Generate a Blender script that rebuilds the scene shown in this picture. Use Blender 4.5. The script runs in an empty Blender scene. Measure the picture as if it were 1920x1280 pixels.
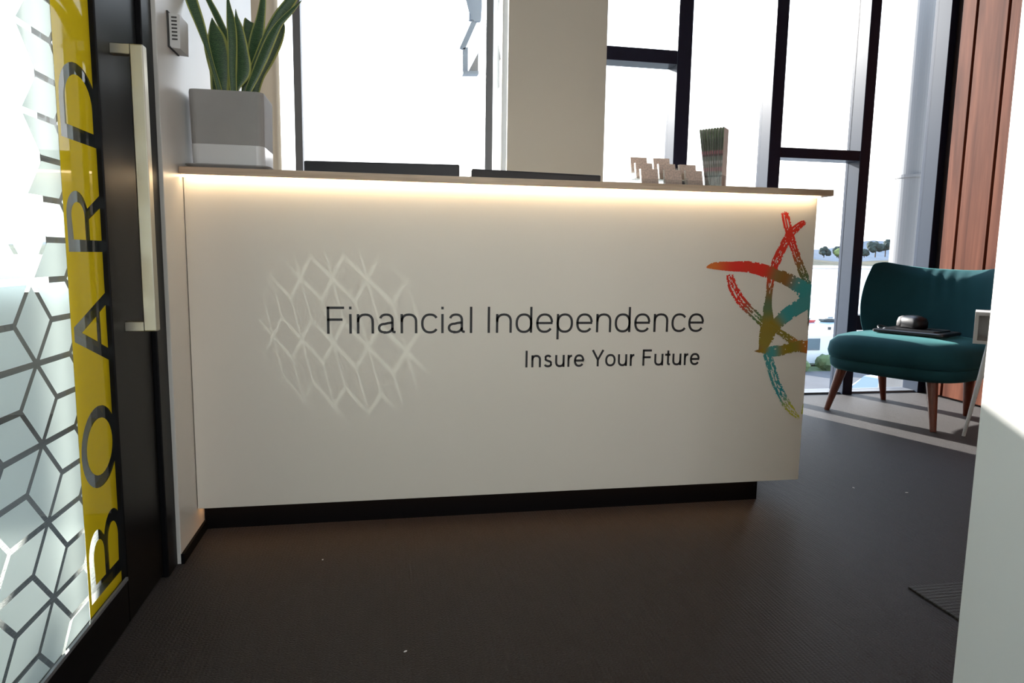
import bpy, bmesh, math, random
from mathutils import Vector, Matrix
from mathutils.geometry import tessellate_polygon
random.seed(7)
S = bpy.context.scene
COL = S.collection
PI = math.pi

# ------------------------------------------------------------------ materials
def mat(name, col, rough=.5, metal=0, spec=.5, emit=None, estr=0, bump=None, var=None, coat=0, alpha=None):
    m = bpy.data.materials.new(name); m.use_nodes = True
    nt = m.node_tree; b = nt.nodes['Principled BSDF']
    b.inputs['Base Color'].default_value = (*col, 1)
    b.inputs['Roughness'].default_value = rough
    b.inputs['Metallic'].default_value = metal
    b.inputs['Specular IOR Level'].default_value = spec
    b.inputs['Coat Weight'].default_value = coat
    if emit:
        b.inputs['Emission Color'].default_value = (*emit, 1)
        b.inputs['Emission Strength'].default_value = estr
    tc = nt.nodes.new('ShaderNodeTexCoord')
    if var:      # (scale xyz, amount)
        mp = nt.nodes.new('ShaderNodeMapping'); mp.inputs['Scale'].default_value = var[0]
        nz = nt.nodes.new('ShaderNodeTexNoise'); nz.inputs['Scale'].default_value = 1; nz.inputs['Detail'].default_value = 5
        nt.links.new(tc.outputs['Object'], mp.inputs[0]); nt.links.new(mp.outputs[0], nz.inputs['Vector'])
        cr = nt.nodes.new('ShaderNodeValToRGB')
        a = var[1]
        cr.color_ramp.elements[0].position = .3; cr.color_ramp.elements[1].position = .7
        cr.color_ramp.elements[0].color = (*[c*(1-a) for c in col], 1)
        cr.color_ramp.elements[1].color = (*[min(1, c*(1+a)) for c in col], 1)
        nt.links.new(nz.outputs[0], cr.inputs[0]); nt.links.new(cr.outputs[0], b.inputs['Base Color'])
    if bump:     # (scale xyz, strength, distance)
        mp = nt.nodes.new('ShaderNodeMapping'); mp.inputs['Scale'].default_value = bump[0]
        nz = nt.nodes.new('ShaderNodeTexNoise'); nz.inputs['Scale'].default_value = 1; nz.inputs['Detail'].default_value = 3
        nt.links.new(tc.outputs['Object'], mp.inputs[0]); nt.links.new(mp.outputs[0], nz.inputs['Vector'])
        bp = nt.nodes.new('ShaderNodeBump'); bp.inputs['Strength'].default_value = bump[1]; bp.inputs['Distance'].default_value = bump[2]
        nt.links.new(nz.outputs[0], bp.inputs['Height']); nt.links.new(bp.outputs[0], b.inputs['Normal'])
    return m

def schlick(nt, f0, mult=1.0):
    """facing-based Fresnel that is the same from both sides of a sheet"""
    lw = nt.nodes.new('ShaderNodeLayerWeight'); lw.inputs[0].default_value = .5
    p = nt.nodes.new('ShaderNodeMath'); p.operation = 'POWER'; p.inputs[1].default_value = 5
    nt.links.new(lw.outputs['Facing'], p.inputs[0])
    a = nt.nodes.new('ShaderNodeMath'); a.operation = 'MULTIPLY_ADD'; a.inputs[1].default_value = (1-f0)*mult; a.inputs[2].default_value = f0*mult
    nt.links.new(p.outputs[0], a.inputs[0])
    return a

def glass_mat(name, tint=(1, 1, 1), rough=0.0, ior=1.45):
    m = bpy.data.materials.new(name); m.use_nodes = True
    nt = m.node_tree; nt.nodes.clear()
    out = nt.nodes.new('ShaderNodeOutputMaterial')
    tr = nt.nodes.new('ShaderNodeBsdfTransparent'); tr.inputs[0].default_value = (*tint, 1)
    gl = nt.nodes.new('ShaderNodeBsdfGlossy'); gl.inputs['Roughness'].default_value = rough
    fr = schlick(nt, .035, .75)
    mx = nt.nodes.new('ShaderNodeMixShader')
    nt.links.new(fr.outputs[0], mx.inputs[0]); nt.links.new(tr.outputs[0], mx.inputs[1]); nt.links.new(gl.outputs[0], mx.inputs[2])
    nt.links.new(mx.outputs[0], out.inputs[0])
    return m

def film_mat(name, col, trans, tfac, gfac, see=0):
    """translucent adhesive film: diffuse front, translucent body, slight gloss of the glass it sits on"""
    m = bpy.data.materials.new(name); m.use_nodes = True
    nt = m.node_tree; nt.nodes.clear()
    out = nt.nodes.new('ShaderNodeOutputMaterial')
    d = nt.nodes.new('ShaderNodeBsdfDiffuse'); d.inputs[0].default_value = (*col, 1)
    t = nt.nodes.new('ShaderNodeBsdfTranslucent'); t.inputs[0].default_value = (*trans, 1)
    g = nt.nodes.new('ShaderNodeBsdfGlossy'); g.inputs['Roughness'].default_value = .03
    m1 = nt.nodes.new('ShaderNodeMixShader'); m1.inputs[0].default_value = tfac
    mm = schlick(nt, .04, gfac)
    m2 = nt.nodes.new('ShaderNodeMixShader')
    nt.links.new(d.outputs[0], m1.inputs[1]); nt.links.new(t.outputs[0], m1.inputs[2])
    nt.links.new(mm.outputs[0], m2.inputs[0])
    if see:
        rf = nt.nodes.new('ShaderNodeBsdfRefraction'); rf.inputs['Roughness'].default_value = .38; rf.inputs['IOR'].default_value = 1.12
        rf.inputs[0].default_value = (.93, .99, .97, 1)
        m3 = nt.nodes.new('ShaderNodeMixShader'); m3.inputs[0].default_value = see
        nt.links.new(m1.outputs[0], m3.inputs[1]); nt.links.new(rf.outputs[0], m3.inputs[2]); m1 = m3
    nt.links.new(m1.outputs[0], m2.inputs[1]); nt.links.new(g.outputs[0], m2.inputs[2])
    nt.links.new(m2.outputs[0], out.inputs[0])
    return m

def attr_mat(name, rough=.5, attr='Col', spec=.3):
    m = mat(name, (1, 1, 1), rough, spec=spec)
    nt = m.node_tree
    a = nt.nodes.new('ShaderNodeVertexColor'); a.layer_name = attr
    nt.links.new(a.outputs[0], nt.nodes['Principled BSDF'].inputs['Base Color'])
    return m

def wood_mat(name, c1, c2, scale, rough=.45, axis_stretch=(14, 14, .8)):
    m = mat(name, c1, rough)
    nt = m.node_tree; b = nt.nodes['Principled BSDF']
    tc = nt.nodes.new('ShaderNodeTexCoord')
    mp = nt.nodes.new('ShaderNodeMapping'); mp.inputs['Scale'].default_value = axis_stretch
    nz = nt.nodes.new('ShaderNodeTexNoise'); nz.inputs['Scale'].default_value = scale; nz.inputs['Detail'].default_value = 8; nz.inputs['Distortion'].default_value = 1.2
    mp2 = nt.nodes.new('ShaderNodeMapping'); mp2.inputs['Scale'].default_value = tuple(s*7 for s in axis_stretch)
    n2 = nt.nodes.new('ShaderNodeTexNoise'); n2.inputs['Scale'].default_value = scale; n2.inputs['Detail'].default_value = 4
    cr = nt.nodes.new('ShaderNodeValToRGB')
    cr.color_ramp.elements[0].position = .3; cr.color_ramp.elements[1].position = .7
    cr.color_ramp.elements[0].color = (*c1, 1); cr.color_ramp.elements[1].color = (*c2, 1)
    mul = nt.nodes.new('ShaderNodeMix'); mul.data_type = 'RGBA'; mul.blend_type = 'MULTIPLY'; mul.inputs[0].default_value = .45
    nt.links.new(tc.outputs['Object'], mp.inputs[0]); nt.links.new(mp.outputs[0], nz.inputs['Vector'])
    nt.links.new(tc.outputs['Object'], mp2.inputs[0]); nt.links.new(mp2.outputs[0], n2.inputs['Vector'])
    nt.links.new(nz.outputs[0], cr.inputs[0]); nt.links.new(cr.outputs[0], mul.inputs[6]); nt.links.new(n2.outputs[0], mul.inputs[7])
    nt.links.new(mul.outputs[2], b.inputs['Base Color'])
    bp = nt.nodes.new('ShaderNodeBump'); bp.inputs['Strength'].default_value = .25; bp.inputs['Distance'].default_value = .002
    nt.links.new(nz.outputs[0], bp.inputs['Height']); nt.links.new(bp.outputs[0], b.inputs['Normal'])
    return m

def carpet_mat(name, base, ribs_x=True):
    m = mat(name, base, .58, spec=.36)
    nt = m.node_tree; b = nt.nodes['Principled BSDF']
    b.inputs['Sheen Weight'].default_value = .12
    b.inputs['Sheen Roughness'].default_value = .4
    tc = nt.nodes.new('ShaderNodeTexCoord')
    wv = nt.nodes.new('ShaderNodeTexWave'); wv.wave_type = 'BANDS'; wv.bands_direction = 'X' if ribs_x else 'Y'
    wv.inputs['Scale'].default_value = 32 if ribs_x else 22; wv.inputs['Distortion'].default_value = .6; wv.inputs['Detail'].default_value = 2; wv.inputs['Detail Scale'].default_value = 3
    mp = nt.nodes.new('ShaderNodeMapping'); mp.inputs['Scale'].default_value = (90, 9, 1) if ribs_x else (9, 90, 1)
    nz = nt.nodes.new('ShaderNodeTexNoise'); nz.inputs['Scale'].default_value = 1; nz.inputs['Detail'].default_value = 6
    n3 = nt.nodes.new('ShaderNodeTexNoise'); n3.inputs['Scale'].default_value = 230; n3.inputs['Detail'].default_value = 2
    nt.links.new(tc.outputs['Object'], wv.inputs['Vector']); nt.links.new(tc.outputs['Object'], mp.inputs[0])
    nt.links.new(mp.outputs[0], nz.inputs['Vector']); nt.links.new(tc.outputs['Object'], n3.inputs['Vector'])
    a1 = nt.nodes.new('ShaderNodeMath'); a1.operation = 'ADD'
    a2 = nt.nodes.new('ShaderNodeMath'); a2.operation = 'ADD'
    m1 = nt.nodes.new('ShaderNodeMath'); m1.operation = 'MULTIPLY'; m1.inputs[1].default_value = .35
    nt.links.new(wv.outputs['Fac'], m1.inputs[0])
    nt.links.new(m1.outputs[0], a1.inputs[0]); nt.links.new(nz.outputs[0], a1.inputs[1])
    nt.links.new(a1.outputs[0], a2.inputs[0]); nt.links.new(n3.outputs[0], a2.inputs[1])
    cr = nt.nodes.new('ShaderNodeValToRGB')
    cr.color_ramp.elements[0].position = .25; cr.color_ramp.elements[1].position = .85
    dv = nt.nodes.new('ShaderNodeMath'); dv.operation = 'MULTIPLY'; dv.inputs[1].default_value = .48
    nt.links.new(a2.outputs[0], dv.inputs[0]); nt.links.new(dv.outputs[0], cr.inputs[0])
    cr.color_ramp.elements[0].color = (*[c*.45 for c in base], 1); cr.color_ramp.elements[1].color = (*[c*1.5 for c in base], 1)
    nt.links.new(cr.outputs[0], b.inputs['Base Color'])
    bp = nt.nodes.new('ShaderNodeBump'); bp.inputs['Strength'].default_value = .6; bp.inputs['Distance'].default_value = .003
    nt.links.new(a2.outputs[0], bp.inputs['Height']); nt.links.new(bp.outputs[0], b.inputs['Normal'])
    return m

M = {}
M['carpet'] = carpet_mat('carpet', (.0135, .0095, .0100))
M['mat'] = carpet_mat('mat_rib', (.028, .028, .027), False)
M['white_wall'] = mat('white_wall', (.80, .80, .79), .6, bump=((60, 60, 60), .05, .001))
M['satin_wall'] = mat('satin_wall', (.72, .70, .66), .33, spec=.28)
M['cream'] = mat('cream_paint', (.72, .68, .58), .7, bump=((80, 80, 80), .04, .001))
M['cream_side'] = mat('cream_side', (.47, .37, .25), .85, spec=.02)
M['ceiling'] = mat('ceiling', (.82, .81, .78), .8)
M['laminate'] = mat('laminate', (.85, .785, .69), .38, spec=.4)
M['counter'] = wood_mat('counter_wood', (.62, .42, .28), (.85, .66, .48), 2, .45, (.9, 12, 12))
M['black'] = mat('black_gloss', (.003, .003, .004), .5, spec=.08)
M['frame'] = mat('frame_dark', (.018, .018, .036), .45, spec=.2)
M['frame_black'] = mat('door_frame_black', (.004, .004, .005), .4, spec=.14)
M['grey_alu'] = mat('grey_aluminium', (.17, .18, .20), .45)
M['frame_lit_side'] = mat('frame_lit_side', (.050, .062, .085), .28, spec=.16)  # frame faces catching daylight, the brightening put into the colour
M['column_grey'] = mat('column_grey', (.20, .21, .22), .5)
M['glass'] = glass_mat('window_glass')
M['door_glass'] = glass_mat('door_glass', (.90, .95, .93))
M['frost'] = film_mat('frosted_film', (.62, .72, .69), (.95, 1, .98), .88, .6, .42)
M['yellow'] = film_mat('yellow_film', (.66, .46, .015), (.60, .42, .01), .35, .5)
M['steel'] = mat('brushed_steel', (.46, .43, .35), .34, metal=1, bump=((400, 400, 6), .15, .0005))
M['led'] = mat('led_diffuser', (1, .9, .7), .5, emit=(1, .78, .50), estr=12)
M['led_low'] = mat('led_diffuser_low', (1, .8, .5), .5, emit=(1, .55, .25), estr=5)
M['pot_grey'] = mat('pot_grey', (.37, .36, .345), .7, bump=((40, 40, 40), .15, .002), var=((9, 9, 9), .06))
M['pot_white'] = mat('pot_white', (.74, .74, .74), .25)
M['tray'] = mat('tray_grey', (.33, .33, .33), .4)
M['soil'] = mat('soil', (.05, .035, .025), .95, bump=((60, 60, 60), .8, .01))
M['plastic_white'] = mat('white_plastic', (.75, .75, .74), .4)
M['slot'] = mat('dark_slot', (.05, .05, .05), .7)
M['screen_back'] = mat('monitor_plastic', (.022, .023, .028), .45)
M['ink'] = mat('black_vinyl', (.012, .011, .012), .5)
M['art'] = attr_mat('printed_art', .45)
M['teal'] = mat('teal_fabric', (.014, .062, .074), .85, spec=.15, bump=((350, 350, 350), .3, .001), var=((5, 5, 5), .12))
M['teal'].node_tree.nodes['Principled BSDF'].inputs['Sheen Weight'].default_value = .35
M['teal'].node_tree.nodes['Principled BSDF'].inputs['Sheen Roughness'].default_value = .35
M['teal'].node_tree.nodes['Principled BSDF'].inputs['Sheen Tint'].default_value = (.25, .75, .75, 1)
M['leg'] = wood_mat('walnut_leg', (.16, .035, .018), (.26, .07, .035), 3, .3, (12, 12, 1))
M['timber'] = wood_mat('timber_board', (.095, .027, .015), (.27, .100, .060), 1.0, .6, (9, 9, .7))
M['timber'].node_tree.nodes['Principled BSDF'].inputs['Specular IOR Level'].default_value = .07
M['timber_gap'] = mat('timber_gap', (.02, .008, .006), .8)
M['bag'] = mat('black_leather', (.012, .012, .014), .38, bump=((200, 200, 200), .2, .001))
M['bag_grey'] = mat('grey_mesh', (.22, .21, .21), .6)
M['white_lacquer'] = mat('white_lacquer', (.80, .80, .78), .35)
M['pale_wood'] = wood_mat('pale_leg', (.62, .50, .38), (.75, .64, .52), 2, .4, (12, 12, 1))
M['card'] = mat('printed_card', (.62, .48, .41), .6, var=((160, 10, 160), .25))
M['card_white'] = mat('card_edge', (.85, .82, .80), .6)
M['acrylic'] = glass_mat('clear_acrylic', (.93, .94, .94), .02, 1.35)
M['lamp'] = mat('lamp_diffuser', (1, 1, 1), .5, emit=(1, .80, .56), estr=9)
M['chrome_trim'] = mat('lamp_trim', (.7, .7, .7), .3, metal=1)
# outdoors
M['water'] = mat('lake_water', (.20, .30, .36), .22, spec=.6, bump=((.6, 2.2, 1), .25, .1))
M['mud'] = mat('sandbank', (.10, .105, .11), .9)
M['asphalt'] = mat('asphalt', (.075, .075, .08), .9, var=((.5, .5, .5), .2))
M['grass'] = mat('grass_verge', (.07, .11, .045), .9, var=((1.5, 1.5, 1.5), .5))
M['hill'] = mat('far_hill', (.055, .085, .12), 1, var=((.004, .004, .01), .15))  # distance haze is put into the blue base colour
M['bank'] = mat('far_bank', (.085, .08, .05), 1, var=((.05, .05, .2), .4))
M['leaf_dark'] = mat('tree_dark', (.025, .04, .035), 1, var=((.25, .25, .25), .4))
M['leaf_lime'] = mat('tree_lime', (.12, .15, .05), 1, var=((.25, .25, .25), .4))
M['trunk'] = mat('trunk', (.08, .06, .045), .9)
M['rail'] = mat('rail_dark', (.035, .045, .05), .5)
M['deck'] = mat('jetty_deck', (.20, .21, .22), .8)
M['car_paint'] = mat('car_paint', (.62, .66, .70), .25, coat=.6)
M['car_glass'] = mat('car_glass', (.10, .14, .17), .05, spec=.8)
M['tyre'] = mat('tyre', (.015, .015, .016), .8)
M['boat_red'] = mat('boat_red', (.45, .05, .05), .4)
M['boat_white'] = mat('boat_white', (.62, .62, .60), .4)
M['blue_grey'] = mat('bracket_blue_grey', (.20, .25, .32), .5)

# ------------------------------------------------------------------ helpers
def tag(o, label=None, cat=None, group=None, kind=None):
    if label: o['label'] = label
    if cat: o['category'] = cat
    if group: o['group'] = group
    if kind: o['kind'] = kind
    return o

def thing(name, label=None, cat=None, loc=(0, 0, 0), rotz=0, group=None, kind=None):
    o = bpy.data.objects.new(name, None); COL.objects.link(o)
    o.empty_display_size = .05
    o.location = loc; o.rotation_euler = (0, 0, rotz)
    return tag(o, label, cat, group, kind)

def root_of(o):
    while o.parent: o = o.parent
    return o

def obj(name, bm, m, parent=None, local=False, smooth=False, kind=None, label=None, cat=None, group=None, origin=None):
    """link bm as one mesh. World coordinates unless local=True (then in the root's own frame)."""
    me = bpy.data.meshes.new(name)
    bmesh.ops.recalc_face_normals(bm, faces=bm.faces)
    if parent and not local:
        r = root_of(parent)
        mw = Matrix.Translation(r.location) @ Matrix.Rotation(r.rotation_euler[2], 4, 'Z')
        bm.transform(mw.inverted())
    if not parent and origin is not None:
        bm.transform(Matrix.Translation(Vector(origin)).inverted())
    bm.to_mesh(me); bm.free()
    if isinstance(m, (list, tuple)):
        for q in m: me.materials.append(q)
    elif m: me.materials.append(m)
    if smooth:
        for p in me.polygons: p.use_smooth = True
    o = bpy.data.objects.new(name, me); COL.objects.link(o)
    if parent: o.parent = parent
    elif origin is not None: o.location = origin
    tag(o, label, cat, group, kind)
    return o

def NB(): return bmesh.new()

def box(bm, x0, x1, y0, y1, z0, z1, bev=0, seg=2, mi=0):
    vs = [bm.verts.new(v) for v in [(x0,y0,z0),(x1,y0,z0),(x1,y1,z0),(x0,y1,z0),(x0,y0,z1),(x1,y0,z1),(x1,y1,z1),(x0,y1,z1)]]
    fs = [bm.faces.new([vs[i] for i in f]) for f in [(0,3,2,1),(4,5,6,7),(0,1,5,4),(1,2,6,5),(2,3,7,6),(3,0,4,7)]]
    for f in fs: f.material_index = mi
    if bev:
        es = list({e for f in fs for e in f.edges})
        r = bmesh.ops.bevel(bm, geom=es, offset=bev, segments=seg, profile=.5, affect='EDGES')
        for f in r['faces']: f.material_index = mi
    return bm

def cyl(bm, a, b, r0, r1=None, n=16, caps=True):
    a, b = Vector(a), Vector(b); r1 = r0 if r1 is None else r1
    d = (b-a).normalized(); u = d.orthogonal().normalized(); v = d.cross(u)
    A = [bm.verts.new(a+(u*math.cos(2*PI*i/n)+v*math.sin(2*PI*i/n))*r0) for i in range(n)]
    B = [bm.verts.new(b+(u*math.cos(2*PI*i/n)+v*math.sin(2*PI*i/n))*r1) for i in range(n)]
    for i in range(n): bm.faces.new([A[i], A[(i+1) % n], B[(i+1) % n], B[i]])
    if caps: bm.faces.new(A[::-1]); bm.faces.new(B)
    return bm

def prism(bm, pts, axis, a, b):
    """pts 2D polygon extruded along axis ('x','y','z') from a to b"""
    def P(p, t):
        return {'x': (t, p[0], p[1]), 'y': (p[0], t, p[1]), 'z': (p[0], p[1], t)}[axis]
    A = [bm.verts.new(P(p, a)) for p in pts]; B = [bm.verts.new(P(p, b)) for p in pts]
    n = len(pts)
    bm.faces.new(A); bm.faces.new(B[::-1])
    for i in range(n): bm.faces.new([A[i], B[i], B[(i+1) % n], A[(i+1) % n]])
    return bm

def rrect(w, d, r, n=6, cx=0, cy=0):
    pts = []
    for sx, sy, a0 in ((1, 1, 0), (-1, 1, 90), (-1, -1, 180), (1, -1, 270)):
        for i in range(n+1):
            a = math.radians(a0+90*i/n)
            pts.append((cx+sx*(w/2-r)+r*math.cos(a), cy+sy*(d/2-r)+r*math.sin(a)))
    return pts

def loft(bm, rings, cap0=True, cap1=True):
    R = [[bm.verts.new(p) for p in r] for r in rings]
    n = len(R[0])
    for a, b in zip(R[:-1], R[1:]):
        for i in range(n): bm.faces.new([a[i], a[(i+1) % n], b[(i+1) % n], b[i]])
    if cap0: bm.faces.new(R[0][::-1])
    if cap1: bm.faces.new(R[-1])
    return bm

def smoothpath(pts, sub=8):
    """Catmull-Rom through tuples of any length"""
    out = []
    n = len(pts)
    for i in range(n-1):
        p0 = pts[max(0, i-1)]; p1 = pts[i]; p2 = pts[i+1]; p3 = pts[min(n-1, i+2)]
        for k in range(sub):
            t = k/sub
            out.append(tuple(.5*((2*b)+(-a+c)*t+(2*a-5*b+4*c-d)*t*t+(-a+3*b-3*c+d)*t**3) for a, b, c, d in zip(p0, p1, p2, p3)))
    out.append(tuple(pts[-1]))
    return out

# key planes of the place
XL = -.58; YD = 2.163; YW = 4.0; XR = 1.468; H = 3.0; XW = 3.60

# ------------------------------------------------------------------ room shell
obj('floor', box(NB(), -4.3, 3.75, -2.6, 4.16, -.12, 0), M['carpet'], kind='structure')
obj('ceiling', box(NB(), -4.3, 3.75, -2.6, 4.16, H, H+.12), M['ceiling'], kind='structure')
# wall between reception and board room, behind the desk end
obj('wall_left', box(NB(), XL-.12, XL, 1.985, 3.335, 0, H, .002), M['satin_wall'], kind='structure')
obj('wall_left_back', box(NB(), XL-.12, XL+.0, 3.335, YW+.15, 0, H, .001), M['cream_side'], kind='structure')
obj('baseboard_left', box(NB(), XL-.001, XL+.008, 1.985, 2.238, 0, .03), M['black'], kind='structure')
# near white wall on the right
obj('wall_near_right', box(NB(), .95, 1.09, -2.6, .93, 0, H, .002), M['white_wall'], kind='structure')
# front wall behind the camera, glazed opening added for light on the desk
bm = NB()
box(bm, -4.3, -.55, -2.72, -2.6, 0, H); box(bm, .9, 3.75, -2.72, -2.6, 0, H); box(bm, -.55, .9, -2.72, -2.6, 2.6, H)
obj('wall_front', bm, M['white_wall'], kind='structure')
w = thing('added_window_3', loc=(.17, -2.66, 0), kind='structure')
bm = NB()
for x in (-.55, .13, .85): box(bm, x, x+.05, -2.69, -2.63, 0, 2.6)
box(bm, -.55, .9, -2.69, -2.63, 0, .05); box(bm, -.55, .9, -2.69, -2.63, 2.55, 2.6)
obj('window_frame', bm, M['frame'], w)
obj('pane', box(NB(), -.5, .85, -2.665, -2.655, .05, 2.55), M['glass'], w)
bm = NB(); box(bm, -4.42, -4.3, -2.6, 4.16, 0, .66); box(bm, -4.42, -4.3, -2.6, 4.16, 2.8, H); box(bm, -4.42, -4.3, -2.6, -1.9, .66, 2.8)
obj('wall_board_room', bm, M['white_wall'], kind='structure')
w = thing('added_window_5', loc=(-4.36, 1.1, .66), kind='structure')  # unseen windows added so more daylight reaches the frosted film
bm = NB()
for yy in (-1.9, .1, 2.1, 4.07): box(bm, -4.40, -4.32, yy, yy+.07, .66, 2.8)
box(bm, -4.40, -4.32, -1.83, 4.1, .66, .71); box(bm, -4.40, -4.32, -1.83, 4.1, 2.75, 2.8)
obj('window_frame', bm, M['frame'], w)
obj('pane', box(NB(), -4.37, -4.36, -1.83, 4.07, .71, 2.75), M['glass'], w)
# partition above the sliding door and glazing
obj('wall_over_door', box(NB(), XL-.12, XL-.02, -2.6, 1.985, 2.35, H), M['white_wall'], kind='structure')

# timber clad wall on the right: boards with shadow gaps
w = thing('wall_right', loc=(XW, 2, 0), kind='structure')
obj('backing', box(NB(), XW+.02, XW+.15, -2.6, 4.16, 0, H), M['timber_gap'], w)
y = 3.935; k = 0
bm = NB()
while y > -2.5:
    y0 = y-(.105 if k == 0 else .213)
    box(bm, XW-.008, XW+.03, y0, y, .015, H, .003)
    y = y0-.018; k += 1
obj('board', bm, M['timber'], w)

# board room spandrel and end pier
bm = NB(); box(bm, -4.3, XL-.12, 4.0, 4.14, 0, .66)
box(bm, -1.75, -1.64, 3.98, 4.14, .66, H)
obj('wall_back_board_room', bm, mat('spandrel', (.16, .15, .145), .7), kind='structure')

# ------------------------------------------------------------------ windows
w = thing('window_1', loc=(.06, 4.07, 0), kind='structure')
for x0, x1 in ((-.486, -.446), (.568, .610)):
    obj('mullion', box(NB(), x0, x1, 4.0, 4.07, .02, H, .002), M['grey_alu'], w)
bm = NB(); box(bm, XL, 1.2, 4.0, 4.14, 0, .05); box(bm, XL, 1.2, 4.0, 4.14, H-.04, H)
obj('window_frame', bm, M['frame'], w)
obj('pane', box(NB(), XL, 1.2, 4.085, 4.095, .05, H-.04), M['glass'], w)

w = thing('window_2', loc=(2.4, 4.07, 0), kind='structure')
MU = [(1.723, 1.814), (2.356, 2.436), (2.996, 3.068), (3.570, 3.640)]
for x0, x1 in MU:
    bm = NB(); box(bm, x0, x1, 3.999, 4.14, 0, H, .003)
    o = obj('mullion', bm, [M['frame'], M['frame_lit_side']], w)
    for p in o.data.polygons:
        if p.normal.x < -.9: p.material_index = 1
def transom(x0, x1, z0, z1):
    bm = NB(); box(bm, x0, x1, 4.002, 4.13, z0, z1, .002)
    o = obj('transom', bm, [M['frame'], M['frame_lit_side']], w)
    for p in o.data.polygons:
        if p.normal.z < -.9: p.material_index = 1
transom(1.20, 1.723, 2.040, 2.118)
transom(2.436, 2.996, 1.526, 1.588)
transom(3.068, 3.570, .432, .532)
for x0, x1 in ((1.20, 1.723), (1.814, 2.356), (2.436, 2.996), (3.068, 3.57)):
    obj('pane', box(NB(), x0, x1, 4.105, 4.115, .012, H-.03), M['glass'], w)
bm = NB(); box(bm, 1.2, 3.6, 4.03, 4.15, 0, .012); box(bm, 1.2, 3.6, 4.0, 4.14, H-.03, H)
obj('sill', bm, M['grey_alu'], w)

w = thing('window_4', loc=(-2.4, 4.07, .66), kind='structure')
bm = NB()
for x0, x1 in ((-3.2, -3.13), (-1.55, -1.34)): box(bm, x0, x1, 4.0, 4.14, .66, H)
box(bm, -4.3, XL-.12, 4.0, 4.14, H-.04, H)
obj('window_frame', bm, M['frame'], w)
obj('pane', box(NB(), -4.3, XL-.12, 4.085, 4.095, .66, H-.04), M['glass'], w)

# cream column between the two windows
obj('wall_back_column', box(NB(), .653, 1.203, 3.75, 4.15, 0, H, .004), M['cream'], kind='structure')

# ------------------------------------------------------------------ sliding door and glazed partition on the left
XG = -.612
d = thing('door_1', loc=(XG, .9, 0), kind='structure')
bm = NB()
box(bm, -.66, -.602, 1.651, 1.90, .012, 2.3, .003)          # stile
obj('door_stile', bm, M['frame_black'], d)
bm = NB(); box(bm, -.655, -.602, -2.5, 1.651, .012, .118, .002)
box(bm, -.655, -.602, -2.5, 1.651, 2.24, 2.3, .002)
obj('door_rail', bm, M['frame_black'], d)
obj('glazing_bead', box(NB(), -.606, -.6005, -2.5, 1.651, .118, .126), M['grey_alu'], d)
obj('door_pane', box(NB(), XG-.012, XG-.004, -2.5, 1.655, .115, 2.25), M['door_glass'], d)
bm = NB(); box(bm, -.70, -.590, 1.905, 1.985, 0, 2.35, .003); box(bm, -.70, -.590, -2.6, 1.905, 2.305, 2.35)
obj('door_jamb', bm, M['frame_black'], d)
# square tube pull handle
bm = NB()
for z in (.708, 1.333):
    box(bm, -.603, -.535, 1.722, 1.746, z-.0115, z+.0115, .0015)
box(bm, -.562, -.533, 1.720, 1.748, .6965, 1.3445, .003)
obj('door_handle', bm, M['steel'], d)

# frosted film: rhombus tiles with clear lines between them
EY = .0658; EZ = .0737; GAP = .0056
XF = XG-.0035
Y_STAR, Z_STAR = 1.335, .829
YMIN, YMAX, ZMIN, ZMAX = -1.1, 1.478, .118, 2.245
def clip(poly, f):
    out = []
    for i in range(len(poly)):
        a, b = poly[i], poly[(i+1) % len(poly)]; fa, fb = f(a), f(b)
        if fa >= 0: out.append(a)
        if fa*fb < 0:
            t = fa/(fa-fb); out.append((a[0]+(b[0]-a[0])*t, a[1]+(b[1]-a[1])*t))
    return out
def inset(poly, g):
    n = len(poly)
    ar = sum(poly[i][0]*poly[(i+1) % n][1]-poly[(i+1) % n][0]*poly[i][1] for i in range(n))
    if ar < 0: poly = poly[::-1]
    L = []
    for i in range(n):
        a, b = poly[i], poly[(i+1) % n]
        dx, dy = b[0]-a[0], b[1]-a[1]; l = math.hypot(dx, dy)
        nx, ny = -dy/l, dx/l
        L.append((nx, ny, nx*a[0]+ny*a[1]+g))
    out = []
    for i in range(n):
        a1, b1, c1 = L[i-1]; a2, b2, c2 = L[i]
        D = a1*b2-a2*b1
        out.append(((c1*b2-c2*b1)/D, (a1*c2-a2*c1)/D))
    return out
bm = NB()
NBR = [(2*EY, 0), (EY, EZ), (-EY, EZ), (-2*EY, 0), (-EY, -EZ), (EY, -EZ)]
for ci in range(-15, 3):
    for ri in range(-8, 14):
        sy = Y_STAR+ci*3*EY; sz = Z_STAR+ri*2*EZ+(EZ if ci % 2 else 0)
        for k in range(3):
            a, b = NBR[k], NBR[k+1]
            poly = [(sy, sz), (sy+a[0], sz+a[1]), (sy+a[0]+b[0], sz+a[1]+b[1]), (sy+b[0], sz+b[1])]
            poly = inset(poly, GAP)
            for f in (lambda q: q[0]-YMIN, lambda q: YMAX-q[0], lambda q: q[1]-ZMIN, lambda q: ZMAX-q[1]):
                if len(poly) > 2: poly = clip(poly, f)
            if len(poly) > 2:
                bm.faces.new([bm.verts.new((XF, q[0], q[1])) for q in poly])
obj('frosted_film', bm, M['frost'], d)

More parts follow.
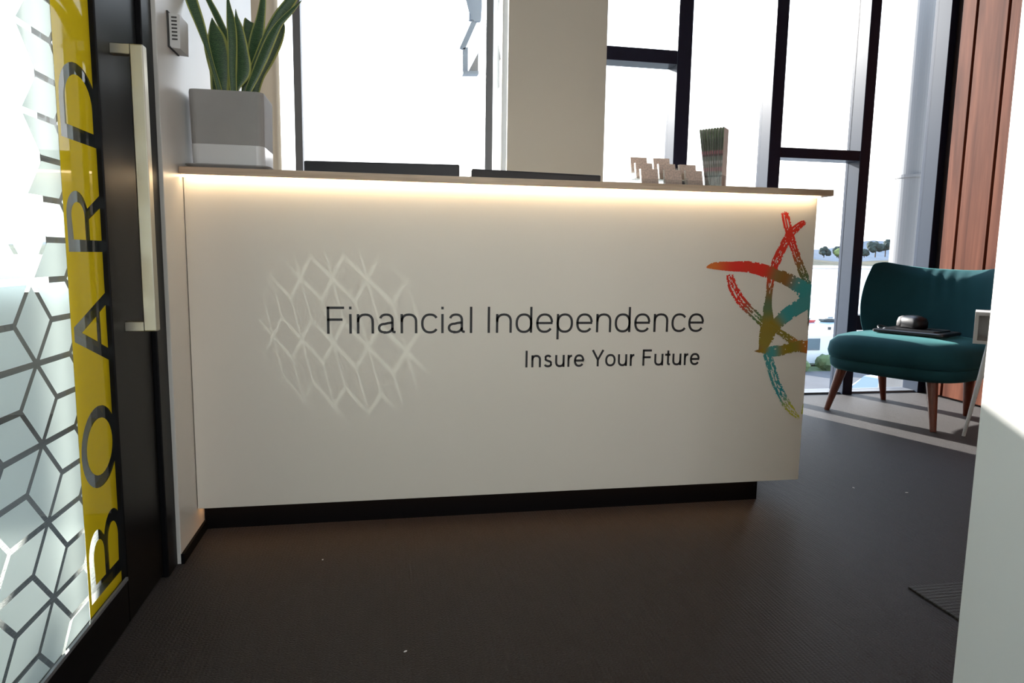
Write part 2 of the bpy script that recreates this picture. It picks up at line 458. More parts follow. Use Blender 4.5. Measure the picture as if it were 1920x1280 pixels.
# yellow band with the letters B O A R D cut out, reading upwards
def arc(cx, cy, rx, ry, a0, a1, n=14):
    return [(cx+rx*math.cos(math.radians(a0+(a1-a0)*i/n)), cy+ry*math.sin(math.radians(a0+(a1-a0)*i/n))) for i in range(n+1)]
t_ = .145
GL = {}
GL['D'] = ([[(0, 0)]+arc(.42, .5, .40, .5, -90, 90)+[(0, 1)]], [[(t_, t_)]+arc(.40, .5, .30, .5-t_, -90, 90)+[(t_, 1-t_)]])
GL['O'] = ([arc(.48, .5, .48, .52, 0, 345, 30)], [arc(.48, .5, .48-t_, .52-t_, 0, 345, 30)])
GL['B'] = ([[(0, 0)]+arc(.46, .28, .28, .28, -90, 70)+arc(.42, .76, .25, .24, -50, 90)+[(0, 1)]],
           [[(t_, t_)]+arc(.42, .285, .19, .16, -90, 90)+[(t_, .445)], [(t_, .565)]+arc(.40, .72, .16, .155, -90, 90)+[(t_, 1-t_)]])
GL['R'] = ([[(0, 0), (t_, 0), (t_, .42), (.40, .42), (.60, 0), (.76, 0), (.53, .45)]+arc(.43, .72, .29, .28, -62, 90)+[(0, 1)]],
           [[(t_, .54)]+arc(.42, .71, .17, .17, -90, 90)+[(t_, 1-t_)]])
GL['A'] = ([[(0, 0), (.135, 0), (.235, .28), (.585, .28), (.685, 0), (.82, 0), (.485, 1), (.335, 1)]],
           [[(.275, .39), (.545, .39), (.41, .80)]])
HL = .178; YB = 1.667; XY_ = XF+.0008
def put(p, z0, sc): return (YB-p[1]*HL, z0+p[0]*sc)
ZR = {'B': (.143, .305, .74), 'O': (.373, .551, .96), 'A': (.635, .797, .82), 'R': (.881, 1.010, .76), 'D': (1.103, 1.260, .82)}
rect = [(1.4775, .118), (1.69, .118), (1.69, 2.245), (1.4775, 2.245)]
loops = [rect]; inner = []
for c, (z0, z1, wd) in ZR.items():
    sc = (z1-z0)/wd
    for l in GL[c][0]: loops.append([put(p, z0, sc) for p in l])
    for l in GL[c][1]: inner.append([put(p, z0, sc) for p in l])
bm = NB()
flat = [q for l in loops for q in l]
tris = tessellate_polygon([[Vector((q[0], q[1], 0)) for q in l] for l in loops])
V = [bm.verts.new((XY_, q[0], q[1])) for q in flat]
for t in tris:
    try: bm.faces.new([V[i] for i in t])
    except ValueError: pass
for l in inner:
    vv = [Vector((q[0], q[1], 0)) for q in l]
    VV = [bm.verts.new((XY_, q[0], q[1])) for q in l]
    for t in tessellate_polygon([vv]):
        bm.faces.new([VV[i] for i in t])
# trim what would run behind the stile
o = obj('lettered_film', bm, M['yellow'], d, label='yellow film band with the cut-out word BOARD')

# ------------------------------------------------------------------ board room contents
t = thing('meeting_table', 'white meeting table standing behind the frosted glass partition', 'table', (-2.3, .9, 0))
bm = NB(); loft(bm, [[(x, y, z) for x, y in rrect(1.2, 2.2, .08, 5, -2.3, .9)] for z in (.70, .73)])
obj('tabletop', bm, M['white_lacquer'], t)
for x in (-2.75, -1.85):
    for y in (.0, 1.8): obj('leg', cyl(NB(), (x, y, 0), (x, y, .70), .022, .028), M['chrome_trim'], t)

# ------------------------------------------------------------------ reception desk
d = thing('reception_desk', 'long white reception desk with wooden countertop, large lettering and brush-stroke star', 'desk', (.44, YD, 0))
obj('front_panel', box(NB(), XL+.002, XR, YD, YD+.03, .096, 1.104, .0015), M['laminate'], d)
obj('side_panel', box(NB(), XR-.03, XR-.001, YD+.03, 2.88, .096, 1.104), M['laminate'], d)
obj('plinth', box(NB(), XL+.002, 1.352, YD+.077, 2.82, 0, .0960), M['black'], d)
bm = NB(); box(bm, XL+.002, 1.497, YD-.045, YD+.30, 1.104, 1.125, .0015)
obj('carcass_bottom', box(NB(), XL+.002, XR-.031, YD+.031, 2.88, .0965, .112), M['laminate'], d)
obj('countertop', bm, M['counter'], d)
obj('work_surface', box(NB(), XL+.002, XR-.03, YD+.03, 2.92, .71, .735, .002), M['white_lacquer'], d)
for x in (XL+.02, .95): obj('drawer_unit', box(NB(), x, x+.42, 2.3, 2.8, .113, .70, .004), M['laminate'], d)
obj('light_strip', box(NB(), XL+.004, 1.462, YD-.026, YD-.014, 1.0985, 1.1035), M['led'], d, label='glowing warm strip under the countertop')
obj('light_strip', box(NB(), XL+.004, 1.34, YD+.040, YD+.052, .090, .0955), M['led_low'], d, label='glowing warm strip under the front panel')

# --- lettering: stroke-built grotesque alphabet (cap height 1)
XH = .735
def sarc(cx, cy, rx, ry, a0, a1, n=12, e=2.3):
    out = []
    for i in range(n+1):
        a = math.radians(a0+(a1-a0)*i/n); c, s_ = math.cos(a), math.sin(a)
        out.append((cx+rx*math.copysign(abs(c)**(2/e), c), cy+ry*math.copysign(abs(s_)**(2/e), s_)))
    return out
def glyph(c, s):
    h = s/2
    if c == 'F': return [[(.1+h, 0), (.1+h, 1)], [(.1, 1-h), (.70, 1-h)], [(.1, .52), (.64, .52)]], .78
    if c == 'I': return [[(.125+h, 0), (.125+h, 1)]], .25+s+.01
    if c == 'i': return [[(.09+h, 0), (.09+h, XH-.01)], [(.09+h, .90), (.09+h, 1)]], .18+s
    if c == 'l': return [[(.09+h, 0), (.09+h, 1)]], .18+s
    if c == 'n': return [[(.085+h, 0), (.085+h, XH-.012)], [(.085+h, .42)]+sarc(.385, .44, .30-h, XH-.44-h+.012, 180, 0)[1:]+[(.685-h, 0)]], .76
    if c == 'r': return [[(.085+h, 0), (.085+h, XH-.012)], [(.085+h, .40)]+sarc(.40, .42, .315-h, XH-.42-h, 180, 95)[1:]], .42
    if c == 'u': return [[(.685-h, 0), (.685-h, XH-.012)], [(.085+h, XH-.012)]+sarc(.385, .30, .30-h, .30-h+.012, 180, 360)+[(.685-h, .32)]], .76
    if c == 'a':
        return [sarc(.36, .50, .26-h, XH-.50-h+.012, 165, 0, 12)+[(.62-h, .16)]+sarc(.70, .14, .08+h, .14-h, 180, 265, 5),
                [(.62-h, .43), (.55, .405), (.42, .385)]+sarc(.31, .20, .25-h, .19-h+.01, 90, 270, 12)+sarc(.31, .24, .31-h, .24-h+.012, 270, 355, 8)], .78
    if c == 'c': return [sarc(.385, XH/2, .325-h, XH/2-h+.012, 36, 324, 26)], .70
    if c == 'e': return [[(.69, XH/2+.005), (.075, XH/2+.005)], sarc(.385, XH/2, .325-h, XH/2-h+.012, 4, 325, 28)], .76
    if c == 'o': return [sarc(.385, XH/2, .335-h, XH/2-h+.012, 0, 360, 30)], .77
    if c == 'd': return [[(.70-h, 0), (.70-h, 1)], sarc(.385, XH/2, .32-h, XH/2-h+.012, 0, 360, 30)], .79
    if c == 'p': return [[(.09+h, -.27), (.09+h, XH-.012)], sarc(.405, XH/2, .32-h, XH/2-h+.012, 0, 360, 30)], .79
    if c == 's':
        return [sarc(.34, .545, .225-h, XH-.545-h+.012, 20, 180, 9)+sarc(.33, .55, .215-h, .155, 180, 262, 6)+[(.40, .355)]+sarc(.36, .195, .25-h, .165, 78, 0, 6)+sarc(.345, .21, .265-h, .21-h+.012, 0, -162, 12)], .69
    if c == 't': return [[(.20+h-.04, .92), (.20+h-.04, .17)]+sarc(.34, .14, .18-h+.0, .14-h, 180, 275, 6), [(.02, XH-h-.01), (.37, XH-h-.01)]], .41
    if c == 'Y': return [[(.43, 0), (.43, .42)], [(.04+h*.8, 1), (.43, .40), (.82-h*.8, 1)]], .84
    if c == ' ': return [], .36
def ribbon(bm, pts, s, f, yy):
    P = [Vector(p) for p in pts]
    q = [P[0]]
    for v in P[1:]:
        if (v-q[-1]).length > 1e-4: q.append(v)
    P = q; n = len(P)
    closed = (P[0]-P[-1]).length < 1e-3
    L = []; Rr = []
    for i in range(n):
        if closed and i in (0, n-1): d0 = (P[-1]-P[-2]).normalized(); d1 = (P[1]-P[0]).normalized()
        else:
            d1 = (P[min(n-1, i+1)]-P[i]); d0 = (P[i]-P[max(0, i-1)])
            if d1.length < 1e-6: d1 = d0
            if d0.length < 1e-6: d0 = d1
            d0 = d0.normalized(); d1 = d1.normalized()
        m = (d0+d1); m = m.normalized() if m.length > 1e-4 else d1
        k = 1/max(.5, m.dot(d1))
        nrm = Vector((-m.y, m.x))*s/2*k
        L.append(P[i]+nrm); Rr.append(P[i]-nrm)
    A = [bm.verts.new((*f(v),)) for v in L]; B = [bm.verts.new((*f(v),)) for v in Rr]
    for i in range(n-1): bm.faces.new([A[i], B[i], B[i+1], A[i+1]])
def write(text, x0, x1, zb, cap, s, name, parent, y, track=0):
    items = []; x = 0
    for c in text:
        g, a = glyph(c, s); items.append((g, x)); x += a+track
    # true ink extents
    xs = [q[0]+ox for g, ox in items for st in g for q in st]
    lo, hi = min(xs)-s/2, max(xs)+s/2
    k = (x1-x0)/(hi-lo)
    for (g, ox), ch in zip(items, text):
        if not g: continue
        bm = NB()
        for st in g:
            ribbon(bm, [(q[0]+ox, q[1]) for q in st], s, lambda v: (x0+(v[0]-lo)*k, y, zb+v[1]*cap), y)
        r = bmesh.ops.extrude_face_region(bm, geom=list(bm.faces))
        for v in r['geom']:
            if isinstance(v, bmesh.types.BMVert): v.co.y -= .0006
        obj(name, bm, M['ink'], parent)
sg = d
ls = box(NB(), 0, .001, 0, .001, 0, .001); ls.free()
write('Financial Independence', -.185, 1.071, .6385, .0845, .088, 'letter', sg, YD-.0002)
write('Insure Your Future', .4475, 1.062, .5235, .0555, .128, 'small_letter', sg, YD-.0002, .02)

# --- brush-stroke star
STK = {
'S1': [(1.345,1.052,.0137),(1.368,.978,.0158),(1.39,.929,.0144),(1.416,.87,.0151),(1.44,.824,.0158),(1.459,.777,.0144),(1.465,.723,.0075),(1.466,.655,.0038)],
'S2': [(1.427,1.02,.0086),(1.396,.998,.0129),(1.369,.968,.0158),(1.346,.928,.0158),(1.324,.876,.0166),(1.312,.829,.0158),(1.306,.776,.0129),(1.304,.723,.0166),(1.308,.669,.0244),(1.308,.629,.0302),(1.299,.589,.0216),(1.287,.567,.0101)],
'S3': [(1.067,.857,.002),(1.097,.863,.0122),(1.161,.862,.0164),(1.225,.861,.0194),(1.283,.849,.0216),(1.327,.836,.0216),(1.372,.82,.023),(1.418,.797,.0259),(1.467,.76,.0359)],
'S4': [(1.47,.75,.0244),(1.42,.723,.0259),(1.374,.693,.0244),(1.339,.663,.0241),(1.316,.632,.0187)],
'S5': [(1.154,.836,.0123),(1.168,.795,.0172),(1.203,.743,.0172),(1.257,.696,.0158),(1.295,.663,.0136),(1.348,.639,.0106),(1.394,.612,.0136),(1.433,.591,.0106)],
'S6': [(1.263,.569,.0015),(1.301,.57,.0106),(1.331,.568,.0187),(1.375,.573,.0196),(1.426,.584,.0196),(1.475,.584,.0272)],
'S7': [(1.309,.568,.0158),(1.331,.513,.0166),(1.353,.458,.0166),(1.379,.409,.0166),(1.412,.363,.0151),(1.455,.323,.006)],
'S8': [(1.472,.379,.006),(1.467,.337,.0075)]}
RED=(.75,.045,.025); ORG=(.72,.17,.03); OLV=(.30,.22,.035); GRN=(.13,.19,.09); TEA=(.07,.33,.32); BRN=(.30,.15,.05); LIM=(.55,.52,.06)
CST = {'S1': [RED,RED,RED,BRN,GRN,TEA,TEA,BRN], 'S2': [RED,RED,RED,RED,RED,RED,BRN,GRN,OLV,OLV,OLV,BRN],
 'S3': [ORG,ORG,RED,RED,RED,BRN,BRN,TEA,TEA], 'S4': [TEA,TEA,TEA,OLV,OLV], 'S5': [RED,RED,RED,GRN,OLV,OLV,OLV,ORG],
 'S6': [BRN,OLV,TEA,OLV,OLV,ORG], 'S7': [TEA,TEA,TEA,TEA,LIM,LIM], 'S8': [LIM,LIM]}
DRY = {'S1': .5, 'S2': .35, 'S3': .05, 'S4': .0, 'S5': .75, 'S6': .05, 'S7': .8, 'S8': .3}
bm = NB(); cl = bm.loops.layers.float_color.new('Col')
rs = random.Random(3)
for si, (k, pts) in enumerate(STK.items()):
    full = [(*p, *c) for p, c in zip(pts, CST[k])]
    P = smoothpath(full, 18)
    n = len(P); NS = 11
    L = [0]
    for a, b in zip(P[:-1], P[1:]): L.append(L[-1]+math.hypot(a[0]-b[0], a[1]-b[1]))
    ph = [rs.random()*10 for _ in range(NS)]
    dry = DRY[k]
    for j in range(NS):
        u0, u1 = -1+2*j/NS, -1+2*(j+1)/NS
        um = (u0+u1)/2
        edge = j in (0, NS-1)
        st0 = int(rs.random()*4); en0 = n-1-int(rs.random()*4)
        on = rs.random() > .3*dry; jit = 0
        for i in range(st0, en0):
            a, b = P[i], P[i+1]
            tx, ty = P[min(n-1, i+1)][0]-P[max(0, i-1)][0], P[min(n-1, i+1)][1]-P[max(0, i-1)][1]
            l = math.hypot(tx, ty); nx, ny = -ty/l, tx/l
            tx2, ty2 = P[min(n-1, i+2)][0]-P[i][0], P[min(n-1, i+2)][1]-P[i][1]
            l2 = math.hypot(tx2, ty2); nx2, ny2 = -ty2/l2, tx2/l2
            fpos = i/n; dens = dry
            if k == 'S1' and fpos > .62: dens = .05
            if k == 'S2' and fpos > .55: dens = .0
            if k == 'S5' and fpos > .5: dens = .4
            streak = (k in ('S5', 'S7', 'S1', 'S2') and abs(um) < .5 and abs(um) > .12)
            if edge: p_off, p_on = .10+.25*dens, .42
            elif streak: p_off, p_on = .30*dens, .18+.25*(1-dens)
            else: p_off, p_on = .07*dens, .5
            if on and rs.random() < p_off: on = False
            elif not on and rs.random() < p_on: on = True
            if edge: j2 = (rs.random()-.5)*.8/NS
            else: j2 = 0
            if on:
                q = []
                for (pp, mx, my, uu, jj) in ((a, nx, ny, u0, jit*(j == 0)), (b, nx2, ny2, u0, j2*(j == 0)), (b, nx2, ny2, u1, j2*(j > 0)), (a, nx, ny, u1, jit*(j > 0))):
                    uu += jj
                    x = min(XR-.0008, pp[0]+mx*pp[2]*uu); z = pp[1]+my*pp[2]*uu
                    q.append((x, z, pp[3:6]))
                vs = [bm.verts.new((x, YD-.0006-.00008*si, z)) for x, z, c in q]
                try:
                    f = bm.faces.new(vs)
                    for lp, (x, z, c) in zip(f.loops, q): lp[cl] = (*c, 1)
                except ValueError: pass
            jit = j2
obj('star_logo', bm, M['art'], d, label='brush-stroke star running from red through olive to teal')

# ------------------------------------------------------------------ things on the counter
CZ = 1.125
t = thing('planter_tray', 'shallow grey tray under the square planter on the counter end', 'tray', (-.46, 2.29, CZ))
bm = NB()
loft(bm, [[(x, y, z) for x, y in rrect(w_, dd, .03, 5, -.457, 2.278)] for z, w_, dd in ((CZ, .215, .215), (CZ+.012, .240, .240), (CZ+.015, .240, .240), (CZ+.015, .228, .228), (CZ+.005, .212, .212))])
obj('dish', bm, M['tray'], t)
t = thing('planter', 'square two-tone grey and white ceramic planter at the left end of the counter', 'planter', (-.46, 2.28, CZ+.006))
PX, PY = -.459, 2.282
def ring(z, w_, dd, r=.022): return [(x, y, z) for x, y in rrect(w_, dd, r, 6, PX, PY)]
z0 = CZ+.008
obj('lower_band', loft(NB(), [ring(z0, .196, .176), ring(z0+.006, .204, .184), ring(z0+.066, .207, .187), ring(z0+.068, .204, .184)], True, True), M['pot_white'], t, smooth=False)
bm = loft(NB(), [ring(z0+.0682, .206, .186), ring(z0+.215, .211, .191), ring(z0+.222, .209, .189), ring(z0+.222, .195, .175), ring(z0+.19, .193, .173)], True, True)
obj('upper_band', bm, M['pot_grey'], t)
obj('soil', loft(NB(), [ring(z0+.191, .19, .17), ring(z0+.196, .186, .166)]), M['soil'], t)

# snake plant
LEAF = [(2.26,[(-.491,1.37,.0077),(-.508,1.439,.0062),(-.519,1.485,.0072),(-.539,1.556,.0133),(-.563,1.631,.0169),(-.575,1.704,.0128),(-.578,1.757,.001)]),
(2.33,[(-.473,1.387,.0069),(-.475,1.526,.0069),(-.497,1.586,.0106),(-.529,1.653,.0079),(-.561,1.716,.0013)]),
(2.27,[(-.492,1.372,.0268),(-.491,1.416,.0299),(-.493,1.477,.033),(-.499,1.524,.0278),(-.506,1.558,.0129),(-.509,1.583,.001)]),
(2.32,[(-.507,1.383,.0105),(-.523,1.471,.0132),(-.53,1.515,.0116),(-.533,1.543,.0026)]),
(2.25,[(-.449,1.37,.0097),(-.45,1.435,.0117),(-.448,1.5,.0133),(-.45,1.564,.0128),(-.456,1.614,.0061),(-.459,1.652,.001)]),
(2.27,[(-.444,1.375,.0077),(-.423,1.429,.0232),(-.423,1.49,.0191),(-.43,1.55,.0139),(-.435,1.584,.0052),(-.436,1.606,.0008)]),
(2.33,[(-.433,1.389,.0079),(-.424,1.48,.009),(-.423,1.529,.0095),(-.419,1.569,.0138),(-.414,1.596,.0159),(-.413,1.6,.0153)]),
(2.3,[(-.423,1.383,.0078),(-.405,1.442,.0131),(-.394,1.496,.0225),(-.384,1.545,.0219),(-.372,1.594,.0151),(-.362,1.652,.0089),(-.361,1.678,.0008)]),
(2.29,[(-.426,1.376,.0073),(-.398,1.435,.013),(-.37,1.499,.0156),(-.346,1.554,.0161),(-.318,1.604,.0172),(-.286,1.65,.0151),(-.254,1.696,.0104),(-.231,1.733,.001)]),
(2.26,[(-.41,1.366,.0097),(-.384,1.424,.0144),(-.356,1.487,.0169),(-.335,1.532,.0154),(-.31,1.573,.0103),(-.275,1.61,.0072),(-.243,1.643,.0008)]),
(2.33,[(-.402,1.382,.0132),(-.387,1.437,.0159),(-.363,1.488,.0201),(-.335,1.544,.0185),(-.316,1.581,.0095),(-.309,1.6,.0011)])]
m = mat('snake_leaf', (.05, .12, .05), .38)
nt = m.node_tree; b = nt.nodes['Principled BSDF']
uvn = nt.nodes.new('ShaderNodeUVMap'); sp = nt.nodes.new('ShaderNodeSeparateXYZ'); nt.links.new(uvn.outputs[0], sp.inputs[0])
er = nt.nodes.new('ShaderNodeValToRGB'); els = er.color_ramp.elements
els[0].position = 0; els[0].color = (1, 1, 1, 1); els[1].position = 1; els[1].color = (1, 1, 1, 1)
for p_, v_ in ((.09, 1), (.15, 0), (.85, 0), (.91, 1)):
    e = els.new(p_); e.color = (v_, v_, v_, 1)
nt.links.new(sp.outputs[0], er.inputs[0])
wv = nt.nodes.new('ShaderNodeTexWave'); wv.bands_direction = 'Y'; wv.inputs['Scale'].default_value = 6; wv.inputs['Distortion'].default_value = 9; wv.inputs['Detail'].default_value = 3; wv.inputs['Detail Scale'].default_value = 2
nt.links.new(uvn.outputs[0], wv.inputs['Vector'])
gr = nt.nodes.new('ShaderNodeValToRGB'); gr.color_ramp.elements[0].color = (.022, .062, .03, 1); gr.color_ramp.elements[1].color = (.075, .15, .06, 1)
nt.links.new(wv.outputs['Fac'], gr.inputs[0])
mx = nt.nodes.new('ShaderNodeMix'); mx.data_type = 'RGBA'; nt.links.new(er.outputs[0], mx.inputs[0]); nt.links.new(gr.outputs[0], mx.inputs[6]); mx.inputs[7].default_value = (.42, .46, .13, 1)
nt.links.new(mx.outputs[2], b.inputs['Base Color'])
M['leaf'] = m
t = thing('snake_plant', 'snake plant with upright yellow-edged green leaves growing in the square planter', 'plant', (-.459, 2.282, z0+.196))
for li, (Y0, pts) in enumerate(LEAF):
    x, z, w_ = pts[0]
    pts = [(x+(PX+.01-x)*.18, 1.315, w_*.9)]+pts
    P = smoothpath(pts, 6); n = len(P)
    bm = NB(); uv = bm.loops.layers.uv.new('UVMap')
    yaw_ = math.radians([12, -20, -8, 25, 18, -12, 10, -18, 15, -10, 20][li]); cup = .28
    lens = [0]
    for a, c in zip(P[:-1], P[1:]): lens.append(lens[-1]+math.hypot(a[0]-c[0], a[1]-c[1]))
    rows = []
    US = [-1, -.72, -.3, .3, .72, 1]
    for i, (x, z, w_) in enumerate(P):
        a, c = P[max(0, i-1)], P[min(n-1, i+1)]
        tx, tz = c[0]-a[0], c[1]-a[1]; l = math.hypot(tx, tz) or 1
        nx, nz = tz/l, -tx/l
        w_ = max(w_, .0006)
        yy = Y0+.012*(lens[i]/lens[-1])**2*(-1)**li
        rows.append([[bm.verts.new((x+nx*w_*u, yy-sgn*(.0012 if abs(u) < .9 else .0002)+abs(u)*w_*cup-w_*cup*.5+math.sin(yaw_)*u*w_, z+nz*w_*u)) for u in US] for sgn in (1, -1)])
    for i in range(n-1):
        for sd in (0, 1):
            for j in range(5):
                f = bm.faces.new([rows[i][sd][j], rows[i][sd][j+1], rows[i+1][sd][j+1], rows[i+1][sd][j]])
                for lp, (ii, jj) in zip(f.loops, ((i, j), (i, j+1), (i+1, j+1), (i+1, j))):
                    lp[uv].uv = ((US[jj]+1)/2, lens[ii]*9)
        for j in (0, 5):
            f = bm.faces.new([rows[i][0][j], rows[i+1][0][j], rows[i+1][1][j], rows[i][1][j]])
            for lp in f.loops: lp[uv].uv = (0, 0)
    obj('leaf', bm, M['leaf'], t, smooth=True)

# monitors
def monitor(cx, cy, w_, top, rot, label):
    t = thing('computer_monitor', label, 'monitor', (cx, cy, .735), rot, 'monitors behind the reception counter')
    zt = top-.735
    obj('screen_housing', box(NB(), -w_/2, w_/2, -.02, .018, zt-.36, zt, .006, 3), M['screen_back'], t, local=True)
    obj('screen', box(NB(), -w_/2+.012, w_/2-.012, .0185, .0195, zt-.345, zt-.012), M['black'], t, local=True)
    bm = NB(); box(bm, -.03, .03, -.045, -.015, .01, zt-.12, .004)
    obj('stand', bm, M['screen_back'], t, local=True)
    obj('base', loft(NB(), [[(x, y, z) for x, y in rrect(.26, .18, .03, 5, 0, -.01)] for z in (0, .01)]), M['screen_back'], t, local=True)
monitor(-.009, 2.75, .592, 1.236, math.radians(-5.5), 'black computer monitor seen from behind, nearer the potted plant')
monitor(.600, 2.74, .545, 1.221, math.radians(6), 'black computer monitor seen from behind, in front of the cream column')

# business card holder: clear stepped stand and stacks of cards
hx, hy = .842, 2.185
hold = thing('card_holder', 'clear stepped acrylic card holder standing on the counter', 'card holder', (hx+.12, hy+.08, CZ))
bm = NB()
CX = [hx+.030, hx+.114, hx+.190]
TY = [2.20, 2.252, 2.304]
TZ = [CZ+.004, CZ+.030, CZ+.056]
for r in range(3):
    box(bm, hx-.012, hx+.235, TY[r]-.012, TY[r]-.010, CZ, TZ[r]+.018)
    box(bm, hx-.012, hx+.235, TY[r]-.012, TY[r]+.042, TZ[r]-.003, TZ[r]-.001)
for x in (hx-.014, hx+.072, hx+.155, hx+.235): 
    box(bm, x, x+.002, TY[0]-.012, TY[2]+.042, CZ, CZ+.03)
obj('tray', bm, M['acrylic'], hold)
ROWS = ['front', 'middle', 'back']; COLS = ['left', 'centre', 'right']
proto = None
def card_stack():
    bm = NB()
    # stack leaning back: parallelepiped in local coords, base at origin
    w_, hgt, th, lean = .030, .054, .014, .016
    pts = [(-w_, 0, 0), (w_, 0, 0), (w_, th, 0), (-w_, th, 0)]
    vs = [bm.verts.new(p) for p in pts]+[bm.verts.new((p[0], p[1]+lean, hgt)) for p in pts]
    for i, f in enumerate([(3,2,1,0),(4,5,6,7),(0,1,5,4),(1,2,6,5),(2,3,7,6),(3,0,4,7)]):
        q = bm.faces.new([vs[j] for j in f]); q.material_index = 0 if i == 2 else 1
    return bm
for r in range(3):
    for c in range(3):
        if r == 2 and c == 2: continue
        lab = 'pinkish printed card stack, %s column and %s step of the clear holder' % (COLS[c], ROWS[r])
        if proto is None:
            o = obj('card_stack', card_stack(), [M['card'], M['card_white']]); proto = o
        else:
            o = proto.copy(); COL.objects.link(o)
        o.location = (CX[c], TY[r]+.003, TZ[r])
        tag(o, lab, 'business cards', 'card stacks in the clear holder')

# upright bundle of brochures in a clear pocket, turned on the counter
BR = math.radians(-42); BC = (1.128, 2.245)
def bpt(x, y): return (BC[0]+x*math.cos(BR)-y*math.sin(BR), BC[1]+x*math.sin(BR)+y*math.cos(BR))
pk = thing('brochure_pocket', 'tall clear pocket holding brochures at the right end of the card holder', 'brochure holder', (*BC, CZ), BR)
bm = NB()
box(bm, -.031, .031, -.036, -.034, 0, .055); box(bm, -.031, -.029, -.034, .034, 0, .045)
box(bm, .029, .031, -.034, .034, 0, .045); box(bm, -.031, .031, .034, .036, 0, .07); box(bm, -.031, .031, -.036, .036, 0, .002)
obj('pocket', bm, M['acrylic'], pk, local=True)
m = mat('brochure_edge', (.5, .5, .5), .6); nt = m.node_tree; b = nt.nodes['Principled BSDF']
tc = nt.nodes.new('ShaderNodeTexCoord'); sp = nt.nodes.new('ShaderNodeSeparateXYZ'); nt.links.new(tc.outputs['Object'], sp.inputs[0])
mr = nt.nodes.new('ShaderNodeMath'); mr.operation = 'MULTIPLY'; mr.inputs[1].default_value = 1/.205; nt.links.new(sp.outputs[2], mr.inputs[0])
cr = nt.nodes.new('ShaderNodeValToRGB'); nt.links.new(mr.outputs[0], cr.inputs[0]); cr.color_ramp.interpolation = 'CONSTANT'
stops = [(0, (.42, .38, .36)), (.18, (.10, .09, .09)), (.21, (.30, .28, .26)), (.28, (.40, .24, .25)), (.34, (.24, .24, .22)), (.40, (.40, .38, .38)), (.45, (.18, .2, .18)), (.53, (.07, .03, .035)), (.56, (.30, .12, .14)), (.62, (.06, .075, .05)), (.82, (.10, .13, .08)), (.93, (.16, .19, .13))]
els = cr.color_ramp.elements
els[0].position, els[0].color = 0, (*stops[0][1], 1); els[1].position, els[1].color = stops[1][0], (*stops[1][1], 1)
for p_, c_ in stops[2:]:
    e = els.new(p_); e.color = (*c_, 1)
nt.links.new(cr.outputs[0], b.inputs['Base Color'])
M['brochure'] = m
NBRO = 9
bro = None
for i in range(NBRO):
    if bro is None:
        bm = NB()
        zs = [0, .05, .10, .15, .203]
        rings = []
        for z in zs:
            lean = .006*(z/.203)
            rings.append([(-.0028, -.03+lean, z), (.0028, -.03+lean, z), (.0028, .03+lean, z), (-.0028, .03+lean, z)])
        loft(bm, rings)
        bro = obj('brochure', bm, [M['brochure'], M['card_white']]); o = bro
        for p in bro.data.polygons:
            if p.normal.x > .9: p.material_index = 1
    else:
        o = bro.copy(); COL.objects.link(o)
    f = i/(NBRO-1)
    o.location = (*bpt(-.0245+.049*f, .001*(i % 2)), CZ+.0028)
    o.rotation_euler = (0, math.radians(-9+8.5*f), BR)
    tag(o, 'thin dark green-topped brochure standing in the upright bundle in the clear pocket', 'brochure', 'brochures in the upright pocket')

# thermostat
t = thing('thermostat', 'small white slotted thermostat box on the wall above the planter', 'thermostat', (XL, 2.13, 1.44))
bm = NB()
prism(bm, [(XL, 1.45), (XL+.007, 1.438), (XL+.030, 1.436), (XL+.032, 1.525), (XL, 1.528)], 'y', 2.085, 2.165)
obj('housing', bm, M['plastic_white'], t)
bm = NB()
for i in range(7): box(bm, XL+.010, XL+.024, 2.0840, 2.0855, 1.458+i*.0095, 1.462+i*.0095)
obj('vent_slots', bm, M['slot'], t)
obj('back_plate', box(NB(), XL, XL+.004, 2.078, 2.172, 1.438, 1.532), M['slot'], t)

# unseen cabinet added behind the desk to keep sun off the floor
t = thing('sun_blocking_cabinet', 'unseen low cabinet added behind the reception desk to block sunlight', 'cabinet', (1.7, 3.8, 0))
obj('body', box(NB(), 1.22, 2.20, 3.6, 3.98, 0, 1.14, .003), M['laminate'], t)
for x in (1.23, 1.72):
    dr = obj('cabinet_door', box(NB(), x, x+.47, 3.58, 3.599, .08, 1.12, .002), M['laminate'], t)
    obj('handle', box(NB(), x+.22, x+.24, 3.565, 3.58, .7, .85), M['chrome_trim'], dr)

# ------------------------------------------------------------------ teal lounge chair
ch = thing('lounge_chair', 'teal upholstered armless lounge chair with splayed walnut legs by the window', 'chair', (2.99, 3.44, 0), math.radians(-66.5))
def superring(cx, cy, a, b_, z, n=48, e=3.2):
    out = []
    for i in range(n):
        t0 = 2*PI*i/n; c, s_ = math.cos(t0), math.sin(t0)
        out.append((cx+a*math.copysign(abs(c)**(2/e), c), cy+b_*math.copysign(abs(s_)**(2/e), s_), z))
    return out
def seat_rings(zs):
    rr = []
    for z, a, b_ in zs: rr.append(superring(.004, -.015, a-.020, b_-.020, z))
    return rr
obj('seat_base', loft(NB(), seat_rings([(.252, .345, .315), (.256, .375, .345), (.275, .392, .362), (.318, .398, .368), (.324, .390, .360)])), M['teal'], ch, local=True, smooth=True)
obj('seat_cushion', loft(NB(), seat_rings([(.320, .386, .356), (.328, .402, .372), (.36, .410, .380), (.41, .402, .370), (.445, .370, .338), (.463, .315, .285), (.472, .22, .20), (.476, .10, .09)])), M['teal'], ch, local=True, smooth=True)
